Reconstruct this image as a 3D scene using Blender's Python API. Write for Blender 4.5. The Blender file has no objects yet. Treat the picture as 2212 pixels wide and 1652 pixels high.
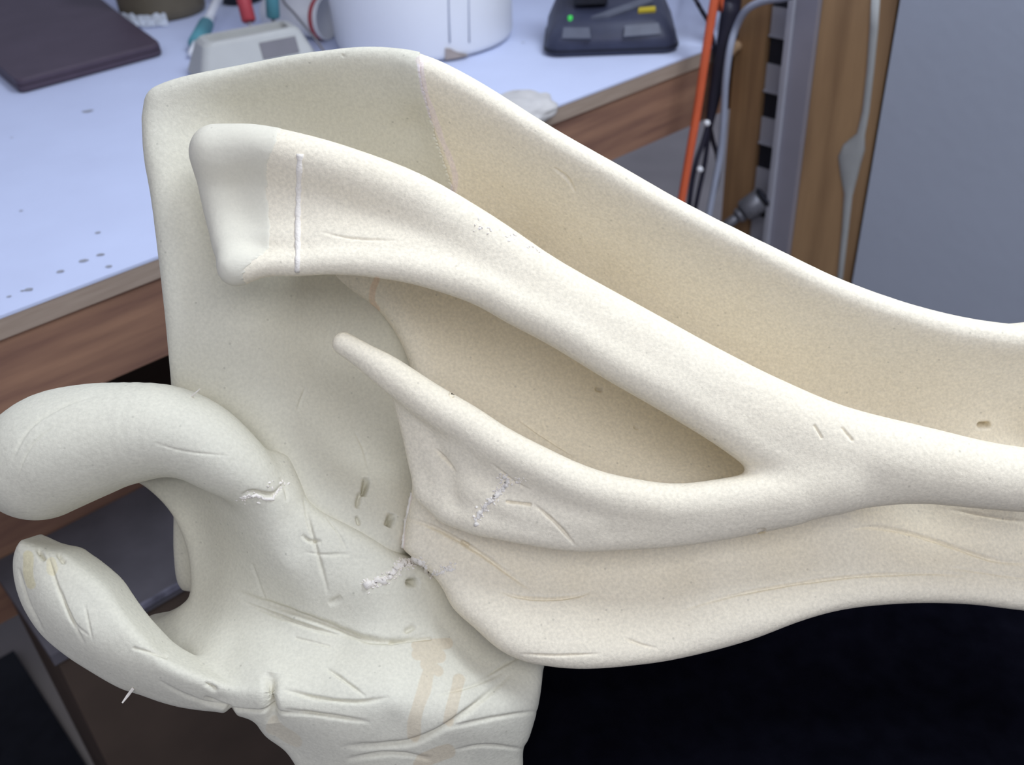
import bpy, bmesh, math, random
import numpy as np
from mathutils import Vector, Matrix
from mathutils.bvhtree import BVHTree
random.seed(7); rng = np.random.default_rng(7)
SC = bpy.context.scene; COL = SC.collection

# ------------------------------------------------------------------ camera, light, exposure
F = 2100.0; W, H = 2212, 1652
PITCH, ROLL = math.radians(35), math.radians(-3.6)
CAM = np.array([0, 0, 1.36])
RM = Matrix.Rotation(math.pi / 2 - PITCH, 3, 'X') @ Matrix.Rotation(ROLL, 3, 'Z')
R = np.array(RM)
cd = bpy.data.cameras.new('camera'); cam = bpy.data.objects.new('camera', cd); COL.objects.link(cam)
cam.matrix_world = Matrix.Translation(CAM) @ RM.to_4x4()
cd.sensor_width = 36; cd.lens = F / W * 36; cd.clip_start = 0.02
cd.dof.use_dof = True; cd.dof.focus_distance = 0.60; cd.dof.aperture_fstop = 8.0
SC.camera = cam
SC.view_settings.view_transform = 'Standard'; SC.view_settings.look = 'None'
SC.view_settings.gamma = 1; SC.view_settings.use_curve_mapping = False
SC.view_settings.exposure = 0.16
wd = bpy.data.worlds.new('room_light'); SC.world = wd; wd.use_nodes = True
bg = wd.node_tree.nodes['Background']; bg.inputs[0].default_value = (0.66, 0.72, 0.95, 1); bg.inputs[1].default_value = 0.36
def area(name, loc, aim, sx, sy, power, colr):
    l = bpy.data.lights.new(name, 'AREA'); l.shape = 'RECTANGLE'; l.size = sx; l.size_y = sy; l.energy = power; l.color = colr
    o = bpy.data.objects.new(name, l); COL.objects.link(o); o.location = loc
    o.rotation_euler = (Vector(aim) - Vector(loc)).to_track_quat('-Z', 'Y').to_euler(); return o
area('ceiling_or_fill_lamp', (0.75, 0.85, 2.45), (0.10, 0.6, 0.9), 1.2, 0.6, 30, (0.80, 0.88, 1.0))
area('ceiling_or_fill_lamp', (0.3, -1.0, 2.7), (0.1, 0.6, 0.9), 2.2, 0.9, 21.5, (0.92, 0.94, 1.0))  # added fill from behind the camera, lifts the surfaces that face it

# ------------------------------------------------------------------ helpers
def ray(px, py): return R @ np.array([(px - W / 2) / F, -(py - H / 2) / F, -1.0])
def at(px, py, d): return CAM + ray(px, py) * d
def pl(px, py, z):
    v = ray(px, py); return CAM + v * ((z - CAM[2]) / v[2])
BO = np.array([.307, 1.450]); BE = np.array([.775, .663]); BE /= np.linalg.norm(BE); BN = np.array([-BE[1], BE[0]])
ROT_E = math.atan2(BE[1], BE[0])
def stz(s, t, z): q = BO + BE * s + BN * t; return np.array([q[0], q[1], z])
def to_st(p): q = np.asarray(p)[:2] - BO; return q @ BE, q @ BN
def wp(px, py, s):
    v = ray(px, py); k = (s - (CAM[:2] - BO) @ BE) / (v[:2] @ BE); return CAM + v * k

def new_mat(name): 
    m = bpy.data.materials.new(name); m.use_nodes = True; return m, m.node_tree.nodes, m.node_tree.links
def mat(name, c, rough=.6, metal=0, var=.12, scale=30, bump=.0, bscale=200, stretch=None, c2=None, spec=.3):
    m, N, L = new_mat(name); b = N['Principled BSDF']
    b.inputs['Roughness'].default_value = rough; b.inputs['Metallic'].default_value = metal; b.inputs['Specular IOR Level'].default_value = spec
    tc = N.new('ShaderNodeTexCoord'); src = tc.outputs['Object']
    if stretch:
        mp = N.new('ShaderNodeMapping'); mp.inputs['Scale'].default_value = stretch; L.new(src, mp.inputs[0]); src = mp.outputs[0]
    nz = N.new('ShaderNodeTexNoise'); nz.inputs['Scale'].default_value = scale; nz.inputs['Detail'].default_value = 5; L.new(src, nz.inputs[0])
    rp = N.new('ShaderNodeValToRGB'); rp.color_ramp.elements[0].position = .3; rp.color_ramp.elements[1].position = .7
    a = c2 if c2 else tuple(x * (1 - var) for x in c)
    rp.color_ramp.elements[0].color = (*a, 1); rp.color_ramp.elements[1].color = (*c, 1)
    L.new(nz.outputs[0], rp.inputs[0]); L.new(rp.outputs[0], b.inputs['Base Color'])
    if bump:
        n2 = N.new('ShaderNodeTexNoise'); n2.inputs['Scale'].default_value = bscale; n2.inputs['Detail'].default_value = 4; L.new(src, n2.inputs[0])
        bp = N.new('ShaderNodeBump'); bp.inputs['Strength'].default_value = bump; bp.inputs['Distance'].default_value = .002
        L.new(n2.outputs[0], bp.inputs['Height']); L.new(bp.outputs[0], b.inputs['Normal'])
    return m

def foam_mat(name, c, c2, grain):
    m, N, L = new_mat(name); b = N['Principled BSDF']; b.inputs['Roughness'].default_value = .92; b.inputs['Specular IOR Level'].default_value = .12
    tc = N.new('ShaderNodeTexCoord'); src = tc.outputs['Object']
    n1 = N.new('ShaderNodeTexNoise'); n1.inputs['Scale'].default_value = 14; n1.inputs['Detail'].default_value = 4; L.new(src, n1.inputs[0])
    mx = N.new('ShaderNodeMix'); mx.data_type = 'RGBA'; mx.inputs[6].default_value = (*c, 1); mx.inputs[7].default_value = (*c2, 1); L.new(n1.outputs[0], mx.inputs[0])
    n2 = N.new('ShaderNodeTexNoise'); n2.inputs['Scale'].default_value = 520; n2.inputs['Detail'].default_value = 3; L.new(src, n2.inputs[0])
    r2 = N.new('ShaderNodeMapRange'); r2.inputs['From Min'].default_value = .3; r2.inputs['From Max'].default_value = .7
    r2.inputs['To Min'].default_value = 1 - .16 * grain; r2.inputs['To Max'].default_value = 1.0; L.new(n2.outputs[0], r2.inputs[0])
    vor = N.new('ShaderNodeTexVoronoi'); vor.inputs['Scale'].default_value = 85; L.new(src, vor.inputs[0])      # sparse open cells
    gt = N.new('ShaderNodeMapRange'); gt.inputs['From Min'].default_value = .04; gt.inputs['From Max'].default_value = .085
    gt.inputs['To Min'].default_value = .80; gt.inputs['To Max'].default_value = 1; L.new(vor.outputs['Distance'], gt.inputs[0])
    mm = N.new('ShaderNodeMath'); mm.operation = 'MULTIPLY'; L.new(r2.outputs[0], mm.inputs[0]); L.new(gt.outputs[0], mm.inputs[1])
    m2 = N.new('ShaderNodeMix'); m2.data_type = 'RGBA'; m2.blend_type = 'MULTIPLY'; m2.inputs[0].default_value = 1
    L.new(mx.outputs[2], m2.inputs[6]); L.new(mm.outputs[0], m2.inputs[7])
    at_ = N.new('ShaderNodeAttribute'); at_.attribute_name = 'stain'
    m3 = N.new('ShaderNodeMix'); m3.data_type = 'RGBA'; m3.blend_type = 'MULTIPLY'; m3.inputs[0].default_value = 1
    L.new(m2.outputs[2], m3.inputs[6]); L.new(at_.outputs['Color'], m3.inputs[7]); L.new(m3.outputs[2], b.inputs['Base Color'])
    n3 = N.new('ShaderNodeTexNoise'); n3.inputs['Scale'].default_value = 330; n3.inputs['Detail'].default_value = 5; n3.inputs['Roughness'].default_value = .7; L.new(src, n3.inputs[0])
    bp = N.new('ShaderNodeBump'); bp.inputs['Strength'].default_value = .45 * grain; bp.inputs['Distance'].default_value = .0011
    L.new(n3.outputs[0], bp.inputs['Height'])
    n4 = N.new('ShaderNodeTexNoise'); n4.inputs['Scale'].default_value = 45; n4.inputs['Detail'].default_value = 3; L.new(src, n4.inputs[0])
    b2 = N.new('ShaderNodeBump'); b2.inputs['Strength'].default_value = .22; b2.inputs['Distance'].default_value = .004
    L.new(n4.outputs[0], b2.inputs['Height']); L.new(bp.outputs[0], b2.inputs['Normal']); L.new(b2.outputs[0], b.inputs['Normal'])
    return m

M = {}
M['foam_warm'] = foam_mat('foam_warm', (.94, .86, .69), (.93, .835, .645), 1.0)
M['foam_tip'] = foam_mat('foam_tip', (.765, .725, .60), (.755, .71, .575), .3)
M['foam_pale'] = foam_mat('foam_pale', (.75, .72, .595), (.735, .695, .56), .7)
M['glue'] = mat('glue', (.88, .82, .73), .5, var=.06, scale=200, bump=.4, bscale=500)
M['bench_white'] = mat('bench_white', (.62, .68, .885), .6, var=.07, scale=9, c2=(.585, .64, .835))
M['ply_edge'] = mat('ply_edge', (.42, .33, .26), .7, var=.2, scale=4, stretch=(4, 60, 60), c2=(.34, .26, .20))
M['lumber'] = mat('lumber', (.36, .20, .125), .65, scale=3, stretch=(2.0, 14, 22), c2=(.20, .105, .075))
M['stud'] = mat('stud', (.36, .21, .10), .7, scale=3, stretch=(26, 26, 2), c2=(.25, .14, .07))
M['post_wood'] = mat('post_wood', (.44, .275, .14), .6, scale=2.4, stretch=(16, 16, 1.8), c2=(.29, .175, .09))
M['panel'] = mat('panel', (.45, .49, .575), .55, var=.05, scale=5, bump=.15, bscale=60)
M['steel'] = mat('steel', (.34, .33, .38), .5, .3, var=.12, scale=12)
M['fitting'] = mat('fitting', (.17, .17, .19), .4, .5, var=.2, scale=60)
M['steel_light'] = mat('steel_light', (.42, .42, .47), .5, .15, var=.1, scale=20)
M['black_plastic'] = mat('black_plastic', (.020, .021, .030), .5, var=.3, scale=40)
M['charger'] = mat('charger', (.045, .05, .085), .42, var=.2, scale=40, bump=.1, bscale=500)
M['charger_grey'] = mat('charger_grey', (.13, .14, .18), .5, var=.2, scale=40)
M['black_cloth'] = mat('black_cloth', (.004, .004, .007), .95, var=.4, scale=60, bump=.2, bscale=900, spec=.0)
M['concrete'] = mat('concrete', (.50, .46, .44), .8, var=.25, scale=3, bump=.2, bscale=40)
M['orange'] = mat('orange', (.66, .125, .05), .45, var=.08)
M['cable_black'] = mat('cable_black', (.022, .02, .035), .5, var=.2)
M['cable_grey'] = mat('cable_grey', (.34, .37, .46), .5, var=.1)
M['white_plastic'] = mat('white_plastic', (.80, .81, .84), .4, var=.05, scale=8)
M['stain_brown'] = mat('stain_brown', (.45, .38, .34), .6, var=.3, scale=60)
M['maroon'] = mat('maroon', (.078, .056, .078), .55, var=.18, scale=20)
M['olive'] = mat('olive', (.15, .125, .085), .5, var=.2, scale=25)
M['teal'] = mat('teal', (.10, .30, .35), .5, var=.1)
M['red'] = mat('red', (.46, .06, .075), .45, var=.1)
M['pale_grey'] = mat('pale_grey', (.50, .50, .47), .55, var=.08, scale=20)
M['mid_grey'] = mat('mid_grey', (.20, .19, .20), .6, var=.1)
M['yellow'] = mat('yellow', (.55, .42, .03), .5, var=.1)
M['crate_top'] = mat('crate_top', (.12, .11, .125), .7, var=.35, scale=14)
M['crate_side'] = mat('crate_side', (.085, .058, .043), .8, var=.25, scale=10)
M['crate_worn'] = mat('crate_worn', (.20, .19, .24), .8, var=.6, scale=60)
M['rag'] = mat('rag', (.62, .60, .58), .8, var=.15, scale=40, bump=.4, bscale=90)
M['caulk'] = mat('caulk', (.42, .43, .42), .5, var=.1, scale=30)
M['dowel'] = mat('dowel', (.40, .26, .15), .6, var=.2)
m, N_, L_ = new_mat('green_lamp'); N_['Principled BSDF'].inputs['Base Color'].default_value = (.05, .5, .08, 1)
N_['Principled BSDF'].inputs['Emission Color'].default_value = (.05, .7, .1, 1); N_['Principled BSDF'].inputs['Emission Strength'].default_value = .35; M['led'] = m
m, N_, L_ = new_mat('clear_film'); b_ = N_['Principled BSDF']; b_.inputs['Base Color'].default_value = (.75, .80, .88, 1); b_.inputs['Roughness'].default_value = .25
nz_ = N_.new('ShaderNodeTexNoise'); nz_.inputs['Scale'].default_value = 40; mr_ = N_.new('ShaderNodeMapRange'); mr_.inputs['To Min'].default_value = .35; mr_.inputs['To Max'].default_value = .9
L_.new(nz_.outputs[0], mr_.inputs[0]); L_.new(mr_.outputs[0], b_.inputs['Alpha']); M['film'] = m

def tag(o, label=None, cat=None, group=None, kind=None):
    for k, v in (('label', label), ('category', cat), ('group', group), ('kind', kind)):
        if v: o[k] = v
    return o
def empty(name, loc, label, cat, group=None, rz=0):
    o = bpy.data.objects.new(name, None); COL.objects.link(o); o.location = loc; o.rotation_euler = (0, 0, rz); o.empty_display_size = .05
    return tag(o, label, cat, group)
def link(name, me, m, parent=None, smooth=False):
    if m: me.materials.append(m)
    if smooth:
        for p in me.polygons: p.use_smooth = True
    o = bpy.data.objects.new(name, me); COL.objects.link(o)
    if parent is not None: o.parent = parent
    return o
def obj(name, bm, m, parent=None, smooth=False, loc=None, rz=0, bevel=0):
    me = bpy.data.meshes.new(name)
    if bevel:
        bmesh.ops.bevel(bm, geom=[e for e in bm.edges if e.is_manifold and e.calc_face_angle(0) > .5], offset=bevel, segments=3, affect='EDGES', profile=.5)
    bmesh.ops.recalc_face_normals(bm, faces=bm.faces[:]); bm.to_mesh(me); bm.free()
    o = link(name, me, m, parent, smooth)
    if loc is not None: o.location = loc
    o.rotation_euler = (0, 0, rz); return o
def box(bm, x0, x1, y0, y1, z0, z1):
    vs = [bm.verts.new((x, y, z)) for z in (z0, z1) for y in (y0, y1) for x in (x0, x1)]
    for f in ((0, 1, 3, 2), (4, 6, 7, 5), (0, 4, 5, 1), (2, 3, 7, 6), (0, 2, 6, 4), (1, 5, 7, 3)): bm.faces.new([vs[i] for i in f])
    return bm
def B(*a): return box(bmesh.new(), *a)
def loft(bm, loops, cap=True):
    rings = [[bm.verts.new(tuple(p)) for p in lp] for lp in loops]; n = len(rings[0])
    for a, b in zip(rings, rings[1:]):
        for i in range(n): bm.faces.new((a[i], a[(i + 1) % n], b[(i + 1) % n], b[i]))
    if cap: bm.faces.new(rings[0][::-1]); bm.faces.new(rings[-1])
    return bm
def lathe(prof, n=40, bm=None, cx=0, cy=0, cap=True):
    return loft(bm or bmesh.new(), [[(cx + r * math.cos(2 * math.pi * i / n), cy + r * math.sin(2 * math.pi * i / n), z) for i in range(n)] for r, z in prof], cap)
def cr(pts, sub=6):
    pts = np.asarray(pts, float); out = []
    P_ = np.vstack([2 * pts[0] - pts[1], pts, 2 * pts[-1] - pts[-2]])
    for i in range(1, len(P_) - 2):
        a, b, c, d = P_[i - 1:i + 3]
        for k in range(sub):
            t = k / sub; out.append(.5 * (2 * b + (c - a) * t + (2 * a - 5 * b + 4 * c - d) * t * t + (3 * b - a - 3 * c + d) * t ** 3))
    out.append(pts[-1]); return np.array(out)
def tube(pts, r, n=10, sub=5, bm=None, spline=True):
    p = cr(pts, sub) if spline and len(pts) > 2 else np.asarray(pts, float)
    rr = np.interp(np.linspace(0, 1, len(p)), np.linspace(0, 1, len(np.atleast_1d(r))), np.atleast_1d(r)) if np.ndim(r) else np.full(len(p), r)
    tg = np.gradient(p, axis=0); tg /= np.linalg.norm(tg, axis=1)[:, None] + 1e-12
    u = np.cross(tg[0], [0.31, .2, .93]); u /= np.linalg.norm(u); loops = []
    for i in range(len(p)):
        u = u - tg[i] * (u @ tg[i]); u /= np.linalg.norm(u); v = np.cross(tg[i], u)
        loops.append([p[i] + rr[i] * (math.cos(a) * u + math.sin(a) * v) for a in np.linspace(0, 2 * math.pi, n, endpoint=False)])
    return loft(bm or bmesh.new(), loops)

# ------------------------------------------------------------------ the room
WS = 0.078                                    # the wall at the bench's right end
def sbox(name, s0, s1, t0, t1, z0, z1, m, parent=None, bevel=0):
    """box in bench axes; origin at its base centre"""
    c = stz((s0 + s1) / 2, (t0 + t1) / 2, z0); ds, dt = (s1 - s0) / 2, (t1 - t0) / 2
    if parent is not None:
        c = np.array(parent.matrix_basis.inverted() @ Vector(c)); rz = 0
    else: rz = ROT_E
    return obj(name, B(-ds, ds, -dt, dt, 0, z1 - z0), m, parent, loc=c, rz=rz, bevel=bevel)
fl = obj('floor', B(-4, 4, -2, 5, -.05, 0), M['concrete']); tag(fl, kind='structure')
wr = sbox('wall_right', WS - .010, WS + .10, -1.6, -.2655, 0, 2.4, M['panel']); tag(wr, kind='structure')
t1 = sbox('trim_1', WS, WS + .09, -.2565, -.1475, 0, 2.4, M['post_wood'], bevel=.002); tag(t1, 'wide yellow-brown timber post with grey caulk runs', kind='structure')
sbox('dark_joint', WS + .004, WS + .09, -.265, -.257, 0, 2.4, M['crate_side'], t1)
t2 = sbox('trim_2', WS + .002, WS + .09, -.0595, -.006, 0, 2.4, M['stud'], bevel=.002); tag(t2, 'narrow brown timber stud', kind='structure')
# caulk run down the post
cp = [(1892, -10, 8), (1888, 60, 8), (1880, 150, 7), (1870, 240, 7), (1860, 290, 8), (1852, 318, 22), (1843, 345, 24), (1838, 380, 18), (1833, 420, 9), (1825, 500, 7), (1815, 590, 6), (1806, 660, 6)]
bm = bmesh.new(); lp = []
for px, py, w in cp:
    c = wp(px - (w - 8) * .5, py, WS); r_ = w * 1.45 / F * 1.15
    lp.append([c + np.append(BN, 0) * (r_ * math.cos(a)) - np.append(BE, 0) * (.0035 * math.sin(a)) for a in np.linspace(0, math.pi * 2, 10, endpoint=False)])
inv = t1.matrix_basis.inverted()
loft(bm, [[inv @ Vector(q) for q in l] for l in lp]); tag(obj('caulk_run', bm, M['caulk'], t1, True), 'grey caulk run with a wide drip')
# slotted steel channel + rail
CS = WS + .010
ch = empty('slotted_channel', stz(CS + .03, -.082, 0), 'grey steel channel with black square slots between timber stud and grey rail', 'channel', rz=ROT_E)
slots = [(74, 130), (192, 250), (307, 362), (420, 480)]
zz = [(wp(1672 - y0 * .07, y0 + 2, CS)[2], wp(1672 - y1 * .07, y1 + 2, CS)[2]) for y0, y1 in slots]
pit = (zz[0][0] - zz[2][0]) / 2; hs = zz[1][0] - zz[1][1]; zz = [(zz[0][0] - pit * k, zz[0][0] - pit * k - hs) for k in range(-3, 7)]
sbox('back_plate', CS + .0032, CS + .03, -.104, -.0605, 0, 2.3, M['black_plastic'], ch)
zp = 2.3
for z0, z1 in zz + [(0.0, 0.0)]:
    if zp - max(z0, 0) > .005: sbox('web', CS, CS + .003, -.1035, -.061, max(z0, 0), zp, M['steel_light'], ch)
    zp = z1
for z0, z1 in zz: sbox('slot_lip', CS - .004, CS - .0002, -.103, -.0615, z0 - .0015, z0 + .0015, M['steel_light'], ch)
rl = empty('steel_rail', stz(WS, -.126, 0), 'plain grey steel rail standing against the wide timber post', 'rail', rz=ROT_E)
sbox('face', WS - .010, WS + .05, -.1468, -.1045, 0, 2.3, M['steel'], rl, bevel=.003)
sbox('flange', WS - .018, WS - .0105, -.1125, -.1045, 0, 2.3, M['steel_light'], rl, bevel=.002)

# ------------------------------------------------------------------ bench
ZT = .92
bench = empty('workbench', stz(-.6, .7, 0), 'white-topped timber workbench running to the slotted wall', 'workbench', rz=ROT_E)
sbox('top_laminate', -1.75, .42, 0, 1.55, ZT - .003, ZT, M['bench_white'], bench)
sbox('plywood_edge', -1.75, .42, 0.0005, 1.55, ZT - .0235, ZT - .003, M['ply_edge'], bench)
ap = sbox('apron', -1.75, .42, .004, .044, ZT - .1125, ZT - .024, M['lumber'], bench, bevel=.003)
sbox('back_apron', -1.75, .42, 1.5, 1.54, ZT - .1125, ZT - .024, M['lumber'], bench)
for s_, t_ in ((-1.7, .05), (-1.7, 1.4), (.3, 1.4), (.3, .05), (-.62, 1.4)): sbox('leg', s_, s_ + .09, t_, t_ + .09, 0, ZT - .0245, M['lumber'], bench)
sbox('rear_board', -1.7, -.55, .62, .66, .1, ZT - .03, M['crate_side'], bench)
sbox('stretcher', -1.6, -.60, .225, .262, .40, .57, M['lumber'], bench)
# grime specks on the laminate
bm = bmesh.new(); ib = bench.matrix_basis.inverted()
for px, py, w in ((130, 586, 9), (180, 563, 11), (217, 550, 9), (212, 502, 7), (45, 455, 5), (25, 297, 4), (190, 240, 16), (62, 625, 10), (235, 575, 8), (20, 640, 5), (48, 628, 4), (1130, 92, 5)):
    c = pl(px, py, ZT + .0004); k = 9; rr = w * .62 / F
    vs = [bm.verts.new(ib @ Vector((c[0] + rr * (1 + .5 * random.random()) * 1.3 * math.cos(a), c[1] + rr * (1 + .5 * random.random()) * math.sin(a), c[2]))) for a in np.linspace(0, 6.283, k, endpoint=False)]
    bm.faces.new(vs)
M['grime'] = mat('grime', (.36, .37, .42), .8, var=.3, scale=200)
tag(obj('grime_specks', bm, M['grime'], bench), kind='stuff')

# ------------------------------------------------------------------ crate under the bench
cr_ = empty('storage_crate', stz(-.8, .12, 0), 'dark brown crate with worn black lid, in shade under the bench', 'crate', rz=ROT_E)
sbox('body', -1.10, -.30, .020, .215, 0, .483, M['crate_side'], cr_, bevel=.004)
sbox('lid', -1.104, -.296, .016, .22, .4835, .5, M['crate_top'], cr_, bevel=.002)
sbox('worn_edge', -1.02, -.66, .0135, .0175, .4925, .5005, M['crate_worn'], cr_, bevel=.001)
shade_sheet = sbox('floor_shade_sheet', -1.58, -1.106, -1.1, .6, .0, .012, M['black_plastic'], bevel=.003); tag(shade_sheet, 'added black sheet standing in for the shade on the floor beside the dark crate', 'shade sheet')  # dark sheet added to stand in for the shade on the floor here

# ------------------------------------------------------------------ things on the bench
foot = [pl(45, 205, ZT), pl(355, 121, ZT), pl(252, 40, ZT), pl(165, -30, ZT), pl(-140, 45, ZT)]
cc = sum(foot) / 5; t = empty('flat_case', cc, 'dark maroon flat case lying on the white bench beside the olive tub', 'case')
def rpoly(pts, inset, z, r=.014, n=5):
    out = []; pts = [np.array(p[:2]) - cc[:2] for p in pts]; m = len(pts)
    for i in range(m):
        a, b, c = pts[i - 1], pts[i], pts[(i + 1) % m]; u = (a - b) / np.linalg.norm(a - b); v = (c - b) / np.linalg.norm(c - b)
        for k in range(n + 1):
            q = k / n; p = b + u * r * (1 - q) ** 2 + v * r * q ** 2; out.append((*(p * (1 - inset / np.linalg.norm(p))), z))
    return out
obj('shell', loft(bmesh.new(), [rpoly(foot, .003, .001), rpoly(foot, 0, .004), rpoly(foot, 0, .011)]), M['maroon'], t)
obj('lid', loft(bmesh.new(), [rpoly(foot, .001, .012), rpoly(foot, .001, .018), rpoly(foot, .004, .021)]), M['maroon'], t)

def rrect(hx, hy, r, z, n=6):
    out = []
    for cx, cy, a0 in ((hx - r, hy - r, 0), (-hx + r, hy - r, 90), (-hx + r, -hy + r, 180), (hx - r, -hy + r, 270)):
        for k in range(n + 1): a = math.radians(a0 + 90 * k / n); out.append((cx + r * math.cos(a), cy + r * math.sin(a), z))
    return out
t = empty('tub', pl(355, 28, ZT), 'olive-brown round tub standing in clear plastic film', 'tub')
r0 = 92 * 1.76 / F
obj('wall', lathe([(r0 * .93, .001), (r0 * .99, .006), (r0, .02), (r0 * 1.06, .16), (r0 * 1.09, .162), (r0 * 1.09, .172), (r0 * 1.02, .172), (r0 * .95, .02), (.01, .018)], 48), M['olive'], t, True)
obj('rim', lathe([(r0 * 1.09, .150), (r0 * 1.13, .152), (r0 * 1.13, .160), (r0 * 1.07, .160)], 48, cap=False), M['olive'], t, True)
# crumpled film
bm = bmesh.new(); c0 = pl(300, 40, ZT); c1 = pl(355, 28, ZT)
prev = None
for i in range(25):
    a = math.radians(212 + i * 3.2); row = []
    for j in range(6):
        rr = r0 * 1.02 + .003 + j * .005 + .003 * random.random(); zz_ = [.016, .007, .004, .009, .005, .002][j] + .005 * random.random()
        row.append(bm.verts.new((rr * math.cos(a), rr * math.sin(a), zz_)))
    if prev:
        for j in range(5): bm.faces.new((prev[j], prev[j + 1], row[j + 1], row[j]))
    prev = row
tag(obj('plastic_film', bm, M['film'], loc=(c1[0], c1[1], ZT)), 'crumpled clear plastic film gathered around the olive tub', 'film')

def rod_thing(name, label, p0, p1, segs, cat, group=None):
    """segs: (part name, t0, t1, radius0, radius1, material)"""
    p0, p1 = np.array(p0), np.array(p1); base = p0 if p0[2] < p1[2] else p1
    t = empty(name, p0, label, cat, group)
    for nm, a, b, ra, rb, m in segs:
        q0, q1 = (p1 - p0) * a, (p1 - p0) * b; d = q1 - q0
        e_ = d / np.linalg.norm(d) * min(ra, rb) * .25
        obj(nm, tube([q0, q0 + e_, q1 - e_, q1], [ra * .8, ra, rb, rb * .8], 16, spline=False), m, t, True)
    return t
rod_thing('glue_tube', 'white tube with blue-teal cap leaning beside the olive tub', pl(415, 118, ZT + .008), pl(472, -4, ZT + .035),
          [('nozzle', 0, .16, .007, .008, M['white_plastic']), ('cap', .16, .52, .0145, .0125, M['teal']), ('neck', .52, .60, .009, .009, M['white_plastic']), ('barrel', .60, 1.0, .0068, .0085, M['white_plastic'])], 'tube')
t = empty('paint_pot', pl(525, 2, ZT), 'black round pot behind the pale grey tray', 'pot'); r0 = 48 * 1.8 / F
obj('body', lathe([(r0 * .9, .001), (r0, .006), (r0, .05), (r0 * 1.03, .052)], 36), M['black_plastic'], t, True)
obj('lid', lathe([(r0 * 1.05, .0525), (r0 * 1.05, .062), (r0 * .9, .064)], 36), M['black_plastic'], t, True)
# pale grey tool tray
f0 = pl(436, 86, ZT + .055); f1 = pl(628, 50, ZT + .055); ax = (f1 - f0)[:2]; wl = np.linalg.norm(ax); ang = math.atan2(ax[1], ax[0])
t = empty('tool_tray', (f0[0] + ax[0] / 2, f0[1] + ax[1] / 2, ZT), 'pale grey plastic tray with dark panel, holding red and teal handles', 'tray', rz=ang); tray = t
hx = wl / 2
obj('body', loft(bmesh.new(), [rrect(hx + .022, .045, .012, .001), rrect(hx + .024, .047, .012, .006), rrect(hx + .006, .030, .012, .050), rrect(hx, .026, .012, .055), rrect(hx - .008, .018, .008, .055), rrect(hx - .012, .014, .006, .012)]), M['pale_grey'], t)
bm = bmesh.new(); dx0, dx1 = .006, .062
def fp(x, z, o): k = (z - .006) / .044; return (x, -(.047 - .017 * k) - o, z)
vs = [bm.verts.new(fp(x, z, o)) for o in (-.002, .0015) for x, z in ((dx0, .022), (dx1, .022), (dx1, .044), (dx0, .044))]
for f in ((3, 2, 1, 0), (4, 5, 6, 7), (0, 1, 5, 4), (1, 2, 6, 5), (2, 3, 7, 6), (3, 0, 4, 7)): bm.faces.new([vs[i] for i in f])
tag(obj('panel', bm, M['mid_grey'], t), 'dark grey rectangular panel')
mt = np.array(t.matrix_basis)
def tr(x, y, z): return (mt @ np.array([x, y, z, 1]))[:3]
for nm, lab, px, py, px1, m, r_ in (('red_tool', 'red handle standing in the pale grey tray', 538, 46, 512, 'red', .0105), ('teal_tool', 'teal handle standing in the pale grey tray', 590, 38, 585, 'teal', .0100)):
    b = pl(px, py, ZT + .055); tip = np.array([b[0], b[1], ZT + .055]); up = pl(px1, -60, ZT + .12)
    d = up - tip; b0 = tip - d * .52
    rod_thing(nm, lab, b0, tip + d * 1.5, [('shaft', 0, .27, .003, .003, M['steel']), ('grip', .25, .92, r_ * 1.05, r_, M[m]), ('end_cap', .92, 1.0, r_, r_ * .8, M[m])], 'tool')
# thin wire
tag(obj('wire', tube([at(596, -40, 1.60), at(612, 2, 1.555), at(634, 27, 1.53), at(658, 56, 1.50), at(684, 88, 1.47), at(712, 130, 1.44), pl(738, 178, ZT + .003), pl(780, 210, ZT + .003)], .0018, 8), M['mid_grey'], None, True), 'thin grey wire crossing in front of the white paper cup', 'wire')
# paper cup lying on its side
c0 = pl(622, 78, ZT); c1 = pl(712, 86, ZT); ax = (c1 - c0)[:2]; ln = np.linalg.norm(ax); ang = math.atan2(ax[1], ax[0])
t = empty('paper_cup', (*c0[:2], ZT), 'white paper cup with red ring lying between tray and bucket', 'cup', rz=ang)
def xl(prof, zc, n=32): return loft(bmesh.new(), [[(x, r * math.cos(a), zc + r * math.sin(a)) for a in np.linspace(0, 6.2832, n, endpoint=False)] for x, r in prof])
obj('wall', xl([(-.03, .026), (-.028, .028), (ln, .0325), (ln, .030), (-.02, .025)], .0345), M['white_plastic'], t, True)
obj('red_ring', xl([(ln - .012, .0330), (ln - .011, .0336), (ln - .006, .0338), (ln - .005, .0333)], .0345), M['red'], t, True)
obj('rolled_lip', xl([(ln - .002, .0325), (ln - .001, .0345), (ln + .002, .0345), (ln + .003, .0310), (ln + .001, .0300)], .0345), M['white_plastic'], t, True)
# bucket
cb = pl(918, 82, ZT); rb = 186 * np.linalg.norm(cb - CAM) * .96 / F
t = empty('bucket', (*cb[:2], ZT), 'large white plastic bucket standing on the bench behind the foam', 'bucket')
obj('wall', lathe([(rb * .95, .0025), (rb * .985, .0045), (rb, .012), (rb * 1.06, .36), (rb * 1.04, .36), (rb * .97, .016), (.01, .014)], 72), M['white_plastic'], t, True)
obj('rim', lathe([(rb * 1.055, .30), (rb * 1.085, .302), (rb * 1.085, .306), (rb * 1.05, .308)], 72, cap=False), M['white_plastic'], t, True)
def on_bucket(px, py):
    v = ray(px, py); o = CAM[:2] - cb[:2]; a = v[:2] @ v[:2]; b = 2 * o @ v[:2]; c = o @ o - (rb * 1.012) ** 2
    k = (-b - math.sqrt(b * b - 4 * a * c)) / (2 * a); return CAM + v * k - np.array([*cb[:2], ZT])
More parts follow.
